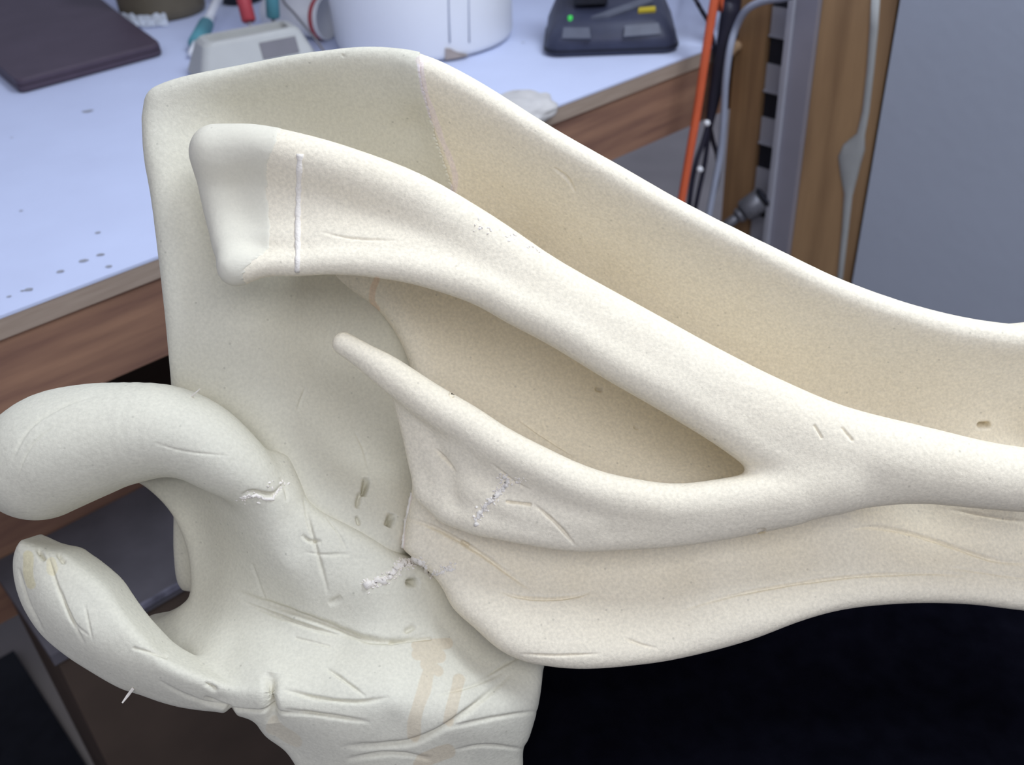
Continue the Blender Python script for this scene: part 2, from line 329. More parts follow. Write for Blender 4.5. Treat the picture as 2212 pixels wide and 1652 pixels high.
for x0, x1, w in ((968, 972, .0011), (1012, 1014, .0009)):
    tag(obj('mould_seam', tube([on_bucket(x0, -20), on_bucket((x0 + x1) / 2, 40), on_bucket(x1, 92)], w, 6), M['cable_grey'], t, True), 'thin grey mould seam')
bm = bmesh.new(); pts = [(962, 128), (962, 104), (975, 106), (985, 112), (1000, 116), (1012, 128), (1008, 146), (985, 150), (965, 146)]
q = [np.append(p[:2], max(p[2], .004)) for p in (on_bucket(*p) for p in pts)]; c = sum(q) / len(q); nrm = np.array([c[0], c[1], 0]); nrm /= np.linalg.norm(nrm)
loft(bm, [[p * 1.0 - nrm * .004 for p in q], [p + nrm * .0008 for p in q]]); tag(obj('stain', bm, M['stain_brown'], t), 'brown grime patch near the base')
# battery charger
c0 = pl(1176, 116, ZT); c1 = pl(1464, 106, ZT); ax = (c1 - c0)[:2]; ln = np.linalg.norm(ax); ang = math.atan2(ax[1], ax[0])
ct = c0[:2] + ax / 2; nb = np.array([-ax[1], ax[0]]) / ln
t = empty('battery_charger', (*(ct + nb * .05), ZT), 'dark navy battery charger with yellow badge and green lamp on bench', 'charger', rz=ang); hx = ln / 2
def bow(hx, y0, y1, z0, z1, b, r=.02):
    lp = rrect(hx, (y1 - y0) / 2, r, 0); out = []
    for x, y, _ in lp:
        u = (y + (y1 - y0) / 2) / (y1 - y0); yy = y + (y0 + y1) / 2
        if u < .5: yy -= b * (1 - (x / hx) ** 2)
        out.append((x, yy, z0 + (z1 - z0) * u))
    return out
obj('housing', loft(bmesh.new(), [bow(hx - .004, -.066, .07, .0008, .0008, .012), bow(hx, -.07, .074, .005, .005, .013), bow(hx - .004, -.067, .07, .026, .03, .012), bow(hx - .018, -.056, .064, .042, .062, .01, .018), bow(hx - .03, -.046, .056, .050, .075, .008, .016)]), M['charger'], t, True)
obj('base_rim', loft(bmesh.new(), [bow(hx + .001, -.071, .075, .0075, .0075, .013), bow(hx + .001, -.071, .075, .0095, .0095, .013)]), M['black_plastic'], t)
def slab_on(name, quad, m, lab=None, th=.004):
    bm = bmesh.new(); a = np.array(quad); n_ = np.cross(a[1] - a[0], a[2] - a[0]); n_ /= np.linalg.norm(n_)
    loft(bm, [a - n_ * th, a + n_ * .0015]); o = obj(name, bm, m, t)
    if lab: o['label'] = lab
def face(x, v):                    # on the housing's sloping front: v 0 at the shoulder, 1 at the upper edge
    k = hx - .004 - v * .014; b = .012 * (1 - (x / k) ** 2)
    return (x, -.067 + .011 * v - b, .026 + .016 * v)
def topf(x, v): return (x, -.055 + v * .105, .0505 + v * .0245)
slab_on('stripe', [topf(-.030, .02), topf(-.004, .02), topf(.064, .40), topf(.058, .55)], M['charger_grey'], 'grey diagonal stripe')
slab_on('label_panel', [face(.018, .15), face(.072, .15), face(.069, .95), face(.020, .95)], M['charger_grey'], 'dark grey panel')
slab_on('badge', [topf(.040, .12), topf(.066, .14), topf(.066, .25), topf(.042, .23)], M['yellow'], 'small yellow badge')
lo = topf(-.060, .06); obj('indicator_lamp', lathe([(.0035, lo[2] - .006), (.0035, lo[2] + .001), (.002, lo[2] + .002)], 12, cx=lo[0], cy=lo[1]), M['led'], t)
slab_on('lamp_panel', [face(-.072, .1), face(-.030, .1), face(-.032, .9), face(-.070, .9)], M['charger_grey'])
bt = np.array(t.matrix_basis) @ np.array([-.030, -.004, .075, 1]); 
k_ = empty('battery_pack', bt[:3], 'black battery pack seated in the navy charger', 'battery', rz=ang)
obj('stem', loft(bmesh.new(), [rrect(.026, .022, .008, -.012), rrect(.024, .02, .008, .022)]), M['black_plastic'], k_)
obj('cell_case', loft(bmesh.new(), [rrect(.024, .02, .006, .0225), rrect(.036, .04, .008, .036), rrect(.036, .042, .008, .08)]), M['black_plastic'], k_)
# pale rag at the bench edge
c = pl(1128, 262, ZT); bm = bmesh.new(); bmesh.ops.create_icosphere(bm, subdivisions=4, radius=1)
from mathutils import noise
for v in bm.verts:
    k = 1 + .16 * noise.noise(v.co * 2.1) + .07 * noise.noise(v.co * 6); z = max(v.co.z, -.42)
    v.co = Vector((v.co.x * .062 * k, v.co.y * .048 * k, (z + .42) * .018 * k))
tag(obj('rag', bm, M['rag'], None, True, loc=(c[0] - .01, c[1] + .018, ZT), rz=ROT_E), 'crumpled pale grey rag at the bench edge behind the foam rim', 'rag')

# ------------------------------------------------------------------ cables at the wall
def wt(px, py, t):
    v = ray(px, py); k = (t - (CAM[:2] - BO) @ BN) / (v[:2] @ BN); return CAM + v * k
def cable(name, pts, r, m, label=None, cat='cable', parent=None, n=10, up=None):
    q = [wt(*p) if len(p) == 3 else pl(*p, ZT + .0045) for p in pts]
    if up: q = [np.array([*q[0][:2], up])] + q
    if parent is not None: q = [p - np.array(parent.location) for p in q]
    o = obj(name, tube(q, r, n), m, parent, True)
    if label: tag(o, label, cat)
    return o
cable('orange_cord', [(1565, -140, -.05), (1555, -60, -.05), (1540, 20, -.05), (1524, 120, -.05), (1506, 240, -.05), (1490, 330, -.05), (1471, 440, -.05), (1450, 560, -.05), (1425, 700, -.05), (1400, 800, -.05)], .0062, M['orange'], 'orange extension cord hanging at the end of the bench', 'cord', up=2.2)
t = empty('cable_bundle', wt(1530, 260, -.022), 'black cable bundle with splayed tails beside the orange cord', 'cables')
cable('trunk', [(1588, -80, -.02), (1578, 10, -.02), (1566, 90, -.021), (1552, 160, -.021), (1541, 220, -.022), (1531, 275, -.022)], [.0135, .0135, .0130, .0115, .0095, .006], M['cable_black'], parent=t, up=2.2)
cable('tail', [(1531, 265, -.022), (1518, 310, -.022), (1504, 350, -.022), (1494, 400, -.022), (1486, 470, -.022)], .0042, M['cable_black'], parent=t)
cable('tail', [(1531, 265, -.022), (1527, 320, -.022), (1519, 370, -.022), (1508, 420, -.022), (1496, 480, -.022)], .0038, M['cable_black'], parent=t)
cable('tail', [(1532, 268, -.022), (1540, 305, -.02), (1549, 335, -.02), (1551, 375, -.02), (1543, 415, -.02), (1530, 460, -.02), (1515, 520, -.02)], .0038, M['cable_black'], parent=t)
for x, y in ((1527, 266), (1512, 366)):
    q = wt(x, y, -.034) - np.array(t.location); bm = bmesh.new(); bmesh.ops.create_icosphere(bm, subdivisions=2, radius=.0050); bmesh.ops.translate(bm, verts=bm.verts, vec=q)
    tag(obj('tie', bm, M['white_plastic'], t, True), 'white cable tie')
cable('grey_cable', [(1790, -90, -.215), (1745, -30, -.17), (1700, -6, -.13), (1650, 2, -.09), (1612, 22, -.062), (1590, 60, -.045), (1576, 110, -.045), (1567, 180, -.045), (1563, 250, -.045), (1556, 330, -.045), (1545, 390, -.045), (1530, 470, -.045), (1515, 560, -.045)], .0052, M['cable_grey'], 'blue-grey cable looping over the timber stud')
cable('thin_black_lead', [(1440, -62), (1478, -40), (1500, -5, -.004), (1515, 22, -.007), (1530, 48, -.0085), (1540, 85, -.0085), (1543, 130, -.0085), (1537, 190, -.0085)], .0032, M['cable_black'], 'thin black lead crossing behind the orange cord')
# wooden peg on the stud
pc = wp(1592, 100, WS); t = empty('wooden_peg', pc, 'turned wooden peg on the narrow stud behind the grey cable', 'peg', rz=ROT_E)
for nm, prof in (('shank', [(.007, .008), (-.012, .008)]), ('knob', [(-.0121, .008), (-.015, .0115), (-.022, .013), (-.028, .011), (-.031, .005)])):
    obj(nm, xl(prof, 0, 20), M['dowel'], t, True)
# hose fitting
p0, p1 = wp(1578, 480, WS - .05), wp(1652, 424, WS - .012)
rod_thing('hose_fitting', 'grey metal hose fitting in front of the lowest slot', p0, p1, [('nipple', -.25, .20, .008, .008, M['fitting']), ('collar', .20, .38, .0125, .0125, M['fitting']), ('sleeve', .38, .90, .019, .019, M['fitting']), ('rear_ring', .90, 1.02, .0185, .0185, M['black_plastic'])], 'fitting')

# ------------------------------------------------------------------ black stand carrying the sculpture
ZS = .765
q = [pl(690, 1700, ZS), pl(760, 1250, ZS)]
dy = (q[1] - q[0])[:2]; dy /= np.linalg.norm(dy); dxv = np.array([dy[1], -dy[0]])
sw, sn, sf = .80, -.10, .46
ctr = q[0][:2] + dxv * sw / 2 + dy * (sn + sf) / 2; angs = math.atan2(dxv[1], dxv[0])
t = empty('work_stand', (*ctr, 0), 'matte black work stand under the foam sculpture', 'stand', rz=angs)
hy = (sf - sn) / 2
obj('top', loft(bmesh.new(), [rrect(sw / 2 - .006, hy - .006, .02, ZS - .035), rrect(sw / 2, hy, .025, ZS - .03), rrect(sw / 2, hy, .025, ZS - .006), rrect(sw / 2 - .006, hy - .006, .02, ZS - .0005)]), M['black_cloth'], t)
obj('post', lathe([(.05, .03), (.05, ZS - .036)], 24), M['black_plastic'], t, True)
obj('foot', loft(bmesh.new(), [rrect(.28, .22, .03, .001), rrect(.28, .22, .03, .02), rrect(.26, .2, .03, .03)]), M['black_plastic'], t)

# ------------------------------------------------------------------ the carved foam sculpture (millimetre modelling frame facing the viewer)
D0 = 620.0
def P3(px, py, z): d = D0 - z; return np.array([(px - W / 2) / F * d, -(py - H / 2) / F * d, z])
def to_world(v):                       # modelling frame -> metres in the room
    l = np.column_stack([v[:, 0], v[:, 1], v[:, 2] - D0]) / 1000.0
    return CAM + l @ R.T
class Grid:
    def __init__(s, px0, px1, py0, py1, z0, z1, h):
        a, b = P3(px0, py1, 0), P3(px1, py0, 0); s.h = h
        s.x = np.arange(a[0], b[0], h, dtype=np.float32); s.y = np.arange(a[1], b[1], h, dtype=np.float32); s.z = np.arange(z0, z1, h, dtype=np.float32)
        s.X, s.Y = np.meshgrid(s.x, s.y, indexing='ij'); s.shape = (len(s.x), len(s.y), len(s.z))
    def full(s, v): return np.full(s.shape, v, np.float32)
def tps(ctrl):
    """thin-plate height field through (px, py, z) control points"""
    c = np.array([P3(*p) for p in ctrl]); n = len(c)
    def U(r2): return r2 * np.log(r2 + 1e-9) * .5
    d2 = ((c[:, None, :2] - c[None, :, :2]) ** 2).sum(-1); A = np.zeros((n + 3, n + 3)); A[:n, :n] = U(d2) + np.eye(n) * 60.0
    A[:n, n] = A[n, :n] = 1; A[:n, n + 1:] = c[:, :2]; A[n + 1:, :n] = c[:, :2].T
    w = np.linalg.solve(A, np.append(c[:, 2], [0, 0, 0]))
    def f(X, Y):
        o = w[n] + w[n + 1] * X + w[n + 2] * Y; o = o.astype(np.float64)
        for i in range(n): o += w[i] * U((X - c[i, 0]) ** 2 + (Y - c[i, 1]) ** 2)
        return o.astype(np.float32)
    return f
def poly_sd(G, pts, zf):
    """signed distance (mm, negative inside) to an outline of (px, py); the depth of each outline point comes from zf"""
    q = []
    for px, py in pts:
        p = P3(px, py, 0)
        for _ in range(3): p = P3(px, py, float(np.clip(zf(np.array([p[0]]), np.array([p[1]]))[0], -85, 70)))
        q.append(p[:2])
    q = np.array(q); d = np.full(G.X.shape, 1e12); ins = np.zeros(G.X.shape, bool)
    for a, b in zip(q, np.roll(q, -1, 0)):
        e = b - a; wx, wy = G.X - a[0], G.Y - a[1]; t = np.clip((wx * e[0] + wy * e[1]) / (e @ e + 1e-9), 0, 1)
        d = np.minimum(d, (wx - e[0] * t) ** 2 + (wy - e[1] * t) ** 2)
        c = ((a[1] <= G.Y) != (b[1] <= G.Y)) & (G.X < (b[0] - a[0]) * (G.Y - a[1]) / (b[1] - a[1] + 1e-12) + a[0]); ins ^= c
    d = np.sqrt(d); return np.where(ins, -d, d).astype(np.float32)
def smax(a, b, k): h = np.maximum(k - np.abs(a - b), 0) / k; return np.maximum(a, b) + h * h * k * .25
def smin(a, b, k): h = np.maximum(k - np.abs(a - b), 0) / k; return np.minimum(a, b) - h * h * k * .25
def slab(G, zf, outline, thick, k, taper=0.0, smooth=True):
    Z = np.clip(zf(G.X, G.Y), -95, 78); gy, gx = np.gradient(Z, G.h)[1], np.gradient(Z, G.h)[0]; cs = 1 / np.sqrt(1 + gx * gx + gy * gy)
    sd = poly_sd(G, cr(np.array(outline + outline[:1], float), 5)[:-1] if smooth else outline, zf)
    th = thick if np.isscalar(thick) else thick(G.X, G.Y)
    front = (G.z[None, None, :] - Z[:, :, None]) * cs[:, :, None]; back = (Z - th)[:, :, None] - G.z[None, None, :]
    edge = sd[:, :, None] + (taper * (Z[:, :, None] - G.z[None, None, :]) if taper else 0)
    return smax(smax(front, np.broadcast_to(edge, front.shape), k), back, 6).astype(np.float32)
def chain(G, Fd, pts, k, sub=4, zs=1.0, margin=26):
    """union a swept round bar through (px, py, r_px, z): distances only near the bar"""
    c = np.array([[*P3(px, py, z), r * (D0 - z) / F] for px, py, r, z in pts])
    c = cr(c, sub) if len(c) > 2 else c
    T = np.full(G.shape, 1e3, np.float32)
    for a, b in zip(c, c[1:]):
        m = max(a[3], b[3]) + margin; lo = np.minimum(a[:3], b[:3]) - m; hi = np.maximum(a[:3], b[:3]) + m
        sl = tuple(slice(max(0, int((lo[i] - ar[0]) / G.h)), max(0, int((hi[i] - ar[0]) / G.h) + 1)) for i, ar in enumerate((G.x, G.y, G.z)))
        x, y, z = G.x[sl[0]][:, None, None], G.y[sl[1]][None, :, None], G.z[sl[2]][None, None, :]
        if 0 in (x.size, y.size, z.size): continue
        e = b[:3] - a[:3]; wx, wy, wz = x - a[0], y - a[1], (z - a[2])
        t = np.clip((wx * e[0] + wy * e[1] + wz * e[2]) / (e @ e + 1e-9), 0, 1)
        d = np.sqrt((wx - e[0] * t) ** 2 + (wy - e[1] * t) ** 2 + ((wz - e[2] * t) * zs) ** 2) - (a[3] + (b[3] - a[3]) * t)
        T[sl] = np.minimum(T[sl], d)
    return smin(Fd, T, k) if k > 0 else np.minimum(Fd, T)
def world_cut(G, Fd, z):               # flat foot on the stand
    wz = CAM[2] + (R[2, 0] * G.X[:, :, None] + R[2, 1] * G.Y[:, :, None] + R[2, 2] * (G.z[None, None, :] - D0)) / 1000
    return np.maximum(Fd, (z - wz) * 1000).astype(np.float32)
def surface(G, Fd):
    """surface nets: vertices (mm) and quads of the zero level"""
    Fd[[0, -1]] = 5; Fd[:, [0, -1]] = 5; Fd[:, :, [0, -1]] = 5
    s = Fd < 0; nx, ny, nz = Fd.shape
    acc = s[:-1, :-1, :-1].astype(np.int8)
    cnt = np.zeros((nx - 1, ny - 1, nz - 1), np.int8)
    for i in (0, 1):
        for j in (0, 1):
            for k in (0, 1): cnt += s[i:nx - 1 + i, j:ny - 1 + j, k:nz - 1 + k]
    ijk = np.argwhere((cnt > 0) & (cnt < 8)); idx = np.full(cnt.shape, -1, np.int32); idx[tuple(ijk.T)] = np.arange(len(ijk))
    pos = np.zeros((len(ijk), 3)); n = np.zeros(len(ijk)); I, J, K = ijk.T
    cs = [(i, j, k) for i in (0, 1) for j in (0, 1) for k in (0, 1)]
    for a in cs:
        for ax in range(3):
            if a[ax]: continue
            b = list(a); b[ax] = 1
            fa = Fd[I + a[0], J + a[1], K + a[2]]; fb = Fd[I + b[0], J + b[1], K + b[2]]; m = (fa < 0) != (fb < 0)
            t = np.where(m, fa / (fa - fb + 1e-20), 0)
            p = np.array(a, float)[None] + t[:, None] * np.eye(3)[ax][None]; pos[m] += p[m]; n[m] += 1
    pos = (pos / n[:, None] + ijk) * G.h + np.array([G.x[0], G.y[0], G.z[0]])
    quads = []
    for ax in range(3):
        o = [1, 2, 0], [2, 0, 1]; u, v = (ax + 1) % 3, (ax + 2) % 3
        sl0 = [slice(1, -1)] * 3; sl0[ax] = slice(0, -1); sl1 = [slice(1, -1)] * 3; sl1[ax] = slice(1, None)
        A, Bq = s[tuple(sl0)], s[tuple(sl1)]; e = np.argwhere(A != Bq)
        if not len(e): continue
        flip = A[tuple(e.T)]; base = e.copy(); base[:, u] += 1; base[:, v] += 1     # cell index above in u, v
        def cell(du, dv):
            q = base.copy(); q[:, u] += du; q[:, v] += dv; return idx[q[:, 0], q[:, 1], q[:, 2]]
        q = np.stack([cell(-1, -1), cell(0, -1), cell(0, 0), cell(-1, 0)], 1); q[~flip] = q[~flip][:, ::-1]; quads.append(q)
    q = np.vstack(quads); q = q[(q >= 0).all(1)]; return pos, q
def relax(v, q, n=2, lam=.5):
    e = np.unique(np.sort(np.vstack([q[:, [0, 1]], q[:, [1, 2]], q[:, [2, 3]], q[:, [3, 0]]]), 1), axis=0)
    deg = np.bincount(e.ravel(), minlength=len(v))[:, None]
    for k in range(n):
        for l in (lam, -lam * 1.03):
            s = np.stack([np.bincount(e[:, 0], v[e[:, 1], c], len(v)) + np.bincount(e[:, 1], v[e[:, 0], c], len(v)) for c in range(3)], 1)
            v = v + l * (s / np.maximum(deg, 1) - v)
    return v
def project(v):
    d = D0 - v[:, 2]; return np.column_stack([v[:, 0] / d * F + W / 2, -v[:, 1] / d * F + H / 2])
def seg_dist(uv, pts):
    d = np.full(len(uv), 1e9); pts = np.array(pts, float); L_ = np.append(0, np.cumsum(np.linalg.norm(np.diff(pts[:, :2], axis=0), axis=1))); tt = np.zeros(len(uv))
    for i in range(len(pts) - 1):
        a, b = pts[i, :2], pts[i + 1, :2]; e = b - a; t = np.clip(((uv - a) @ e) / (e @ e + 1e-9), 0, 1); r = np.linalg.norm(uv - a - t[:, None] * e, axis=1)
        m = r < d; d[m] = r[m]; tt[m] = (L_[i] + t[m] * (L_[i + 1] - L_[i])) / L_[-1]
    return d, tt
def normals(v, q):
    n = np.cross(v[q[:, 2]] - v[q[:, 0]], v[q[:, 3]] - v[q[:, 1]]); o = np.zeros_like(v)
    for c in range(3):
        for k in range(4): o[:, c] += np.bincount(q[:, k], n[:, c], len(v))
    return o / (np.linalg.norm(o, axis=1)[:, None] + 1e-12)
def refine(v, q, mask):
    """split the masked quads in four"""
    sel = q[mask]; rest = q[~mask]
    if not len(sel): return v, q
    E = np.vstack([sel[:, [0, 1]], sel[:, [1, 2]], sel[:, [2, 3]], sel[:, [3, 0]]]); ue, inv_ = np.unique(np.sort(E, 1), axis=0, return_inverse=True); inv_ = inv_.ravel()
    mid = v[ue].mean(1); n = len(sel); o = len(v); m = [o + inv_[i * n:(i + 1) * n] for i in range(4)]; c = o + len(ue) + np.arange(n)
    v = np.vstack([v, mid, v[sel].mean(1)])
    qs = [np.stack([sel[:, 0], m[0], c, m[3]], 1), np.stack([m[0], sel[:, 1], m[1], c], 1), np.stack([c, m[1], sel[:, 2], m[2]], 1), np.stack([m[3], c, m[2], sel[:, 3]], 1)]
    return v, np.vstack([rest] + qs)
def carve(v, q, grooves, stains):
    """grooves (points, half width px, depth mm) cut along the surface; stains (points, half width px, colour factor)"""
    lines = [(cr(np.array(g[0], float), 4) if len(g[0]) > 2 else g[0], g[1], g[2]) for g in grooves]
    spots = [(cr(np.array(g[0], float), 4) if len(g[0]) > 2 and g[3] else g[0], g[1], g[2]) for g in stains]
    for _ in range(2):
        uv = project(v); fr = normals(v, q)[:, 2] > -.1; near = np.zeros(len(v), bool)
        for p, w, _d in lines + spots:
            p = np.array(p, float); b = (uv[:, 0] > p[:, 0].min() - w * 3) & (uv[:, 0] < p[:, 0].max() + w * 3) & (uv[:, 1] > p[:, 1].min() - w * 3) & (uv[:, 1] < p[:, 1].max() + w * 3) & fr
            i = np.where(b)[0]
            if len(i): d, _t = seg_dist(uv[i], p); near[i[(d < w * 2.2 + 5)]] = True
        v, q = refine(v, q, near[q].any(1))
    nrm = normals(v, q); uv = project(v); off = np.zeros(len(v)); colr = np.ones((len(v), 4), np.float32); wob = np.sin(uv[:, 0] * .045) * np.cos(uv[:, 1] * .05) + .5 * np.sin(uv[:, 0] * .11 + uv[:, 1] * .09)
    front = nrm[:, 2] > -.1
    for p, w, dep in lines:
        p = np.array(p, float); b = (uv[:, 0] > p[:, 0].min() - w * 4) & (uv[:, 0] < p[:, 0].max() + w * 4) & (uv[:, 1] > p[:, 1].min() - w * 4) & (uv[:, 1] < p[:, 1].max() + w * 4) & front
        i = np.where(b)[0]
        if not len(i): continue
        d, t = seg_dist(uv[i], p); w = w * .72; d = np.abs(d + wob[i] * .3 * w * .5); end = np.clip(np.minimum(t, 1 - t) * 3.2, 0, 1) if len(p) > 2 else 1
        off[i] += dep * np.exp(-(d / w) ** 2) * end ** .7
    for p, w, c in spots:
        p = np.array(p, float); b = (uv[:, 0] > p[:, 0].min() - w * 2) & (uv[:, 0] < p[:, 0].max() + w * 2) & (uv[:, 1] > p[:, 1].min() - w * 2) & (uv[:, 1] < p[:, 1].max() + w * 2) & front
        i = np.where(b)[0]
        if not len(i): continue
        d, t = seg_dist(uv[i], p); d = d + wob[i] * w * .18; k = np.clip((w - d) / 3.0 + .5, 0, 1)[:, None]
        colr[i, :3] = colr[i, :3] * (1 - k) + np.array(c)[None] * k
    return v - nrm * off[:, None], q, colr
BASE = None
def sculpt_part(name, v, q, m, parent, colr=None, label=None):
    wv = to_world(v) - np.array(parent.location)
    me = bpy.data.meshes.new(name); me.vertices.add(len(wv)); me.vertices.foreach_set('co', wv.astype(np.float32).ravel())
    me.loops.add(len(q) * 4); me.loops.foreach_set('vertex_index', q.astype(np.int32).ravel())
    me.polygons.add(len(q)); me.polygons.foreach_set('loop_start', np.arange(len(q), dtype=np.int32) * 4)
    me.polygons.foreach_set('use_smooth', np.ones(len(q), bool)); me.update(calc_edges=True)
    a = me.attributes.new('stain', 'FLOAT_COLOR', 'POINT')
    a.data.foreach_set('color', (colr if colr is not None else np.ones((len(v), 4), np.float32)).astype(np.float32).ravel())
    o = link(name, me, m, parent)
    if label: o['label'] = label
    return o

SCB = to_world(np.array([P3(880, 1790, 10)]))[0]; SCB[2] = ZS
sc = empty('foam_sculpture', SCB, 'large carved pale yellow foam sculpture with ridges and a hooked end', 'sculpture')

RIM = [(300, 195, 22), (430, 132, 30), (560, 100, 34), (700, 86, 37), (800, 84, 37), (900, 102, 36), (1050, 172, 37), (1200, 268, 38), (1350, 352, 37), (1500, 437, 35), (1700, 535, 31), (1850, 606, 29), (2030, 665, 29), (2212, 698, 29), (2450, 715, 29)]
INNER = [(880, 134, 34), (1025, 208, 36), (1175, 305, 37), (1325, 392, 36), (1475, 478, 34), (1680, 577, 31), (1835, 648, 29), (2020, 708, 29), (2205, 740, 29), (2450, 757, 29)]
MID = [(850, 190, 19), (1000, 262, 20), (1190, 375, 21), (1395, 490, 19), (1595, 585, 17), (1845, 700, 16), (2100, 775, 16), (2400, 805, 16)]
UPPER = [tuple(p) for p in np.vstack([cr(np.array(RIM, float), 3), cr(np.array(INNER, float), 4), cr(np.array(MID, float), 3)])] + [(430, 200, 16), (560, 185, 12), (700, 180, 14),
         (520, 260, -2), (700, 275, -8), (850, 340, -16), (1000, 430, -22), (1150, 520, -28), (1300, 615, -30), (1500, 725, -28), (1700, 825, -24), (1900, 900, -20), (2212, 955, -14), (2450, 990, -12),
         (900, 265, 0), (1100, 395, 0), (1400, 572, -4), (1700, 715, -3), (2000, 825, -1), (2250, 872, 2)]
SLAB = UPPER + [(700, 420, -22), (900, 520, -32), (1200, 680, -40), (1400, 800, -42), (1550, 890, -38), (1800, 960, -20),
        (720, 600, -32), (850, 650, -34), (1000, 700, -42), (1100, 740, -44), (900, 780, -24), (1000, 800, -30), (1000, 870, -18), (1150, 850, -32), (1200, 950, -20), (1300, 880, -38), (1350, 1000, -18), (1450, 950, -34), (1480, 1025, -14), (1580, 990, -28),
        (1000, 960, 0), (1200, 1080, 4), (1500, 1090, 4), (1800, 1040, 0), (2200, 1040, 0),
        (890, 1040, 4), (880, 1110, 4), (900, 1160, 4), (1000, 1190, 4), (1130, 1215, 0), (1243, 1222, -4), (1450, 1212, -8), (1700, 1160, -10), (2000, 1115, -14), (2250, 1130, -14), (2450, 1130, -14),
        (960, 1250, 10), (1100, 1290, 12), (1243, 1320, 12), (1500, 1290, 8), (1800, 1210, 2), (2100, 1190, -2), (2400, 1210, -2),
        (1070, 1400, 24), (1170, 1448, 27), (1271, 1456, 27), (1400, 1447, 25), (1629, 1392, 20), (1756, 1346, 18), (1985, 1312, 14), (2212, 1324, 14), (2450, 1350, 14), (1250, 1400, 22), (1600, 1340, 17), (1950, 1265, 10)]
PLATE = UPPER + [(296, 300, 22), (310, 450, 20), (335, 650, 14), (355, 850, -2), (366, 1000, -32), (372, 1150, -60), (400, 1290, -76), (380, 400, 14), (420, 650, 8), (450, 850, -4), (470, 1050, -42), (480, 1250, -70), (470, 350, 4), (500, 500, 2), (560, 700, -6), (560, 900, -10),
         (650, 650, -24), (680, 780, -32), (760, 700, -42), (800, 800, -46), (840, 900, -42), (720, 900, -30), (640, 860, -20), (640, 980, -10), (740, 1000, -22), (840, 1000, -30), (870, 1100, -22), (790, 1100, -10), (700, 1080, -2), (620, 1050, -4), (740, 1140, 0), (860, 1195, -8), (600, 1150, -18), (700, 1220, -22), (800, 500, -40), (1000, 700, -60), (1000, 1000, -50), (950, 1150, -36), (700, 420, -20), (900, 520, -45)]
BODY = [(600, 1010, 0), (655, 1070, 4), (700, 1100, 6), (760, 1130, 4), (840, 1180, -2), (870, 1212, -4), (520, 1068, 12), (570, 1135, 16), (620, 1225, 14), (675, 1305, 9), (600, 1090, 14), (650, 1180, 13), (700, 1180, 13), (780, 1195, 6), (720, 1270, 11), (800, 1270, 9), (860, 1250, 0),
        (320, 1040, -34), (400, 1060, -36), (450, 1080, -22), (490, 1140, -12), (530, 1200, -6), (585, 1275, 0), (372, 1125, -42), (425, 1125, -40), (445, 1200, -38), (404, 1240, -42), (485, 1255, -22), (405, 1300, -34), (440, 1335, -20), (350, 1345, -30), (300, 1362, -26),
        (340, 1385, -18), (390, 1410, -8), (520, 1310, -10), (600, 1325, -2), (380, 1380, -14), (500, 1400, 6), (620, 1360, 5), (620, 1430, 20), (740, 1390, 8), (740, 1460, 28), (860, 1380, 7), (850, 1440, 22), (920, 1320, -8), (950, 1400, 2), (1020, 1440, 0), (1100, 1430, -12),
        (440, 1440, 16), (500, 1490, 30), (580, 1490, 38), (470, 1530, 26), (540, 1550, 26), (620, 1600, 18), (700, 1530, 36), (700, 1620, 24), (850, 1510, 36), (850, 1560, 32), (850, 1640, 22), (1000, 1500, 22), (1000, 1620, 12), (1100, 1520, 8), (1170, 1480, -8), (1160, 1570, -12), (1130, 1660, -20), (620, 1660, 6), (640, 1780, -12), (880, 1780, 2), (880, 1900, -16), (1120, 1780, -34)]
BLADE = [(36, 1172, 20), (22, 1225, 18), (30, 1290, 16), (84, 1374, 14), (135, 1418, 14), (190, 1454, 14), (255, 1491, 14), (350, 1524, 14), (474, 1544, 16), (128, 1200, 26), (182, 1236, 30), (222, 1272, 33), (255, 1320, 36), (282, 1356, 40), (330, 1408, 42), (400, 1452, 40), (470, 1482, 36), (560, 1500, 34),
         (90, 1250, 32), (110, 1330, 34), (170, 1340, 40), (200, 1400, 38), (270, 1430, 40), (340, 1475, 34), (430, 1510, 30), (540, 1530, 30)]
OUT_SLAB = [(900, 95), (960, 119), (1050, 168), (1200, 262), (1350, 347), (1500, 432), (1700, 532), (1850, 602), (2030, 662), (2212, 695), (2500, 712), (2500, 1360), (2300, 1340), (2212, 1330), (2112, 1319), (1985, 1317), (1858, 1328), (1756, 1353), (1629, 1399), (1500, 1434), (1400, 1452), (1271, 1462), (1172, 1454), (1113, 1438), (1070, 1414), (1026, 1375), (975, 1328), (951, 1284), (928, 1253), (885, 1215), (862, 1189), (868, 1145), (876, 1099), (886, 1050), (896, 1000), (905, 950), (902, 880), (882, 800), (862, 745), (835, 698), (798, 657), (740, 625), (690, 598), (740, 520), (800, 440), (860, 350), (830, 250), (800, 150), (800, 80)]
OUT_PLATE = [(288, 245), (300, 188), (340, 160), (430, 130), (560, 100), (700, 82), (800, 80), (900, 95), (960, 119), (1050, 168), (1120, 300), (1120, 480), (1050, 800), (1000, 1100), (900, 1200), (750, 1240), (600, 1260), (480, 1290), (430, 1300), (395, 1292), (370, 1265), (361, 1200), (360, 1120), (360, 1000), (357, 880), (345, 730), (330, 590), (310, 430), (293, 330)]
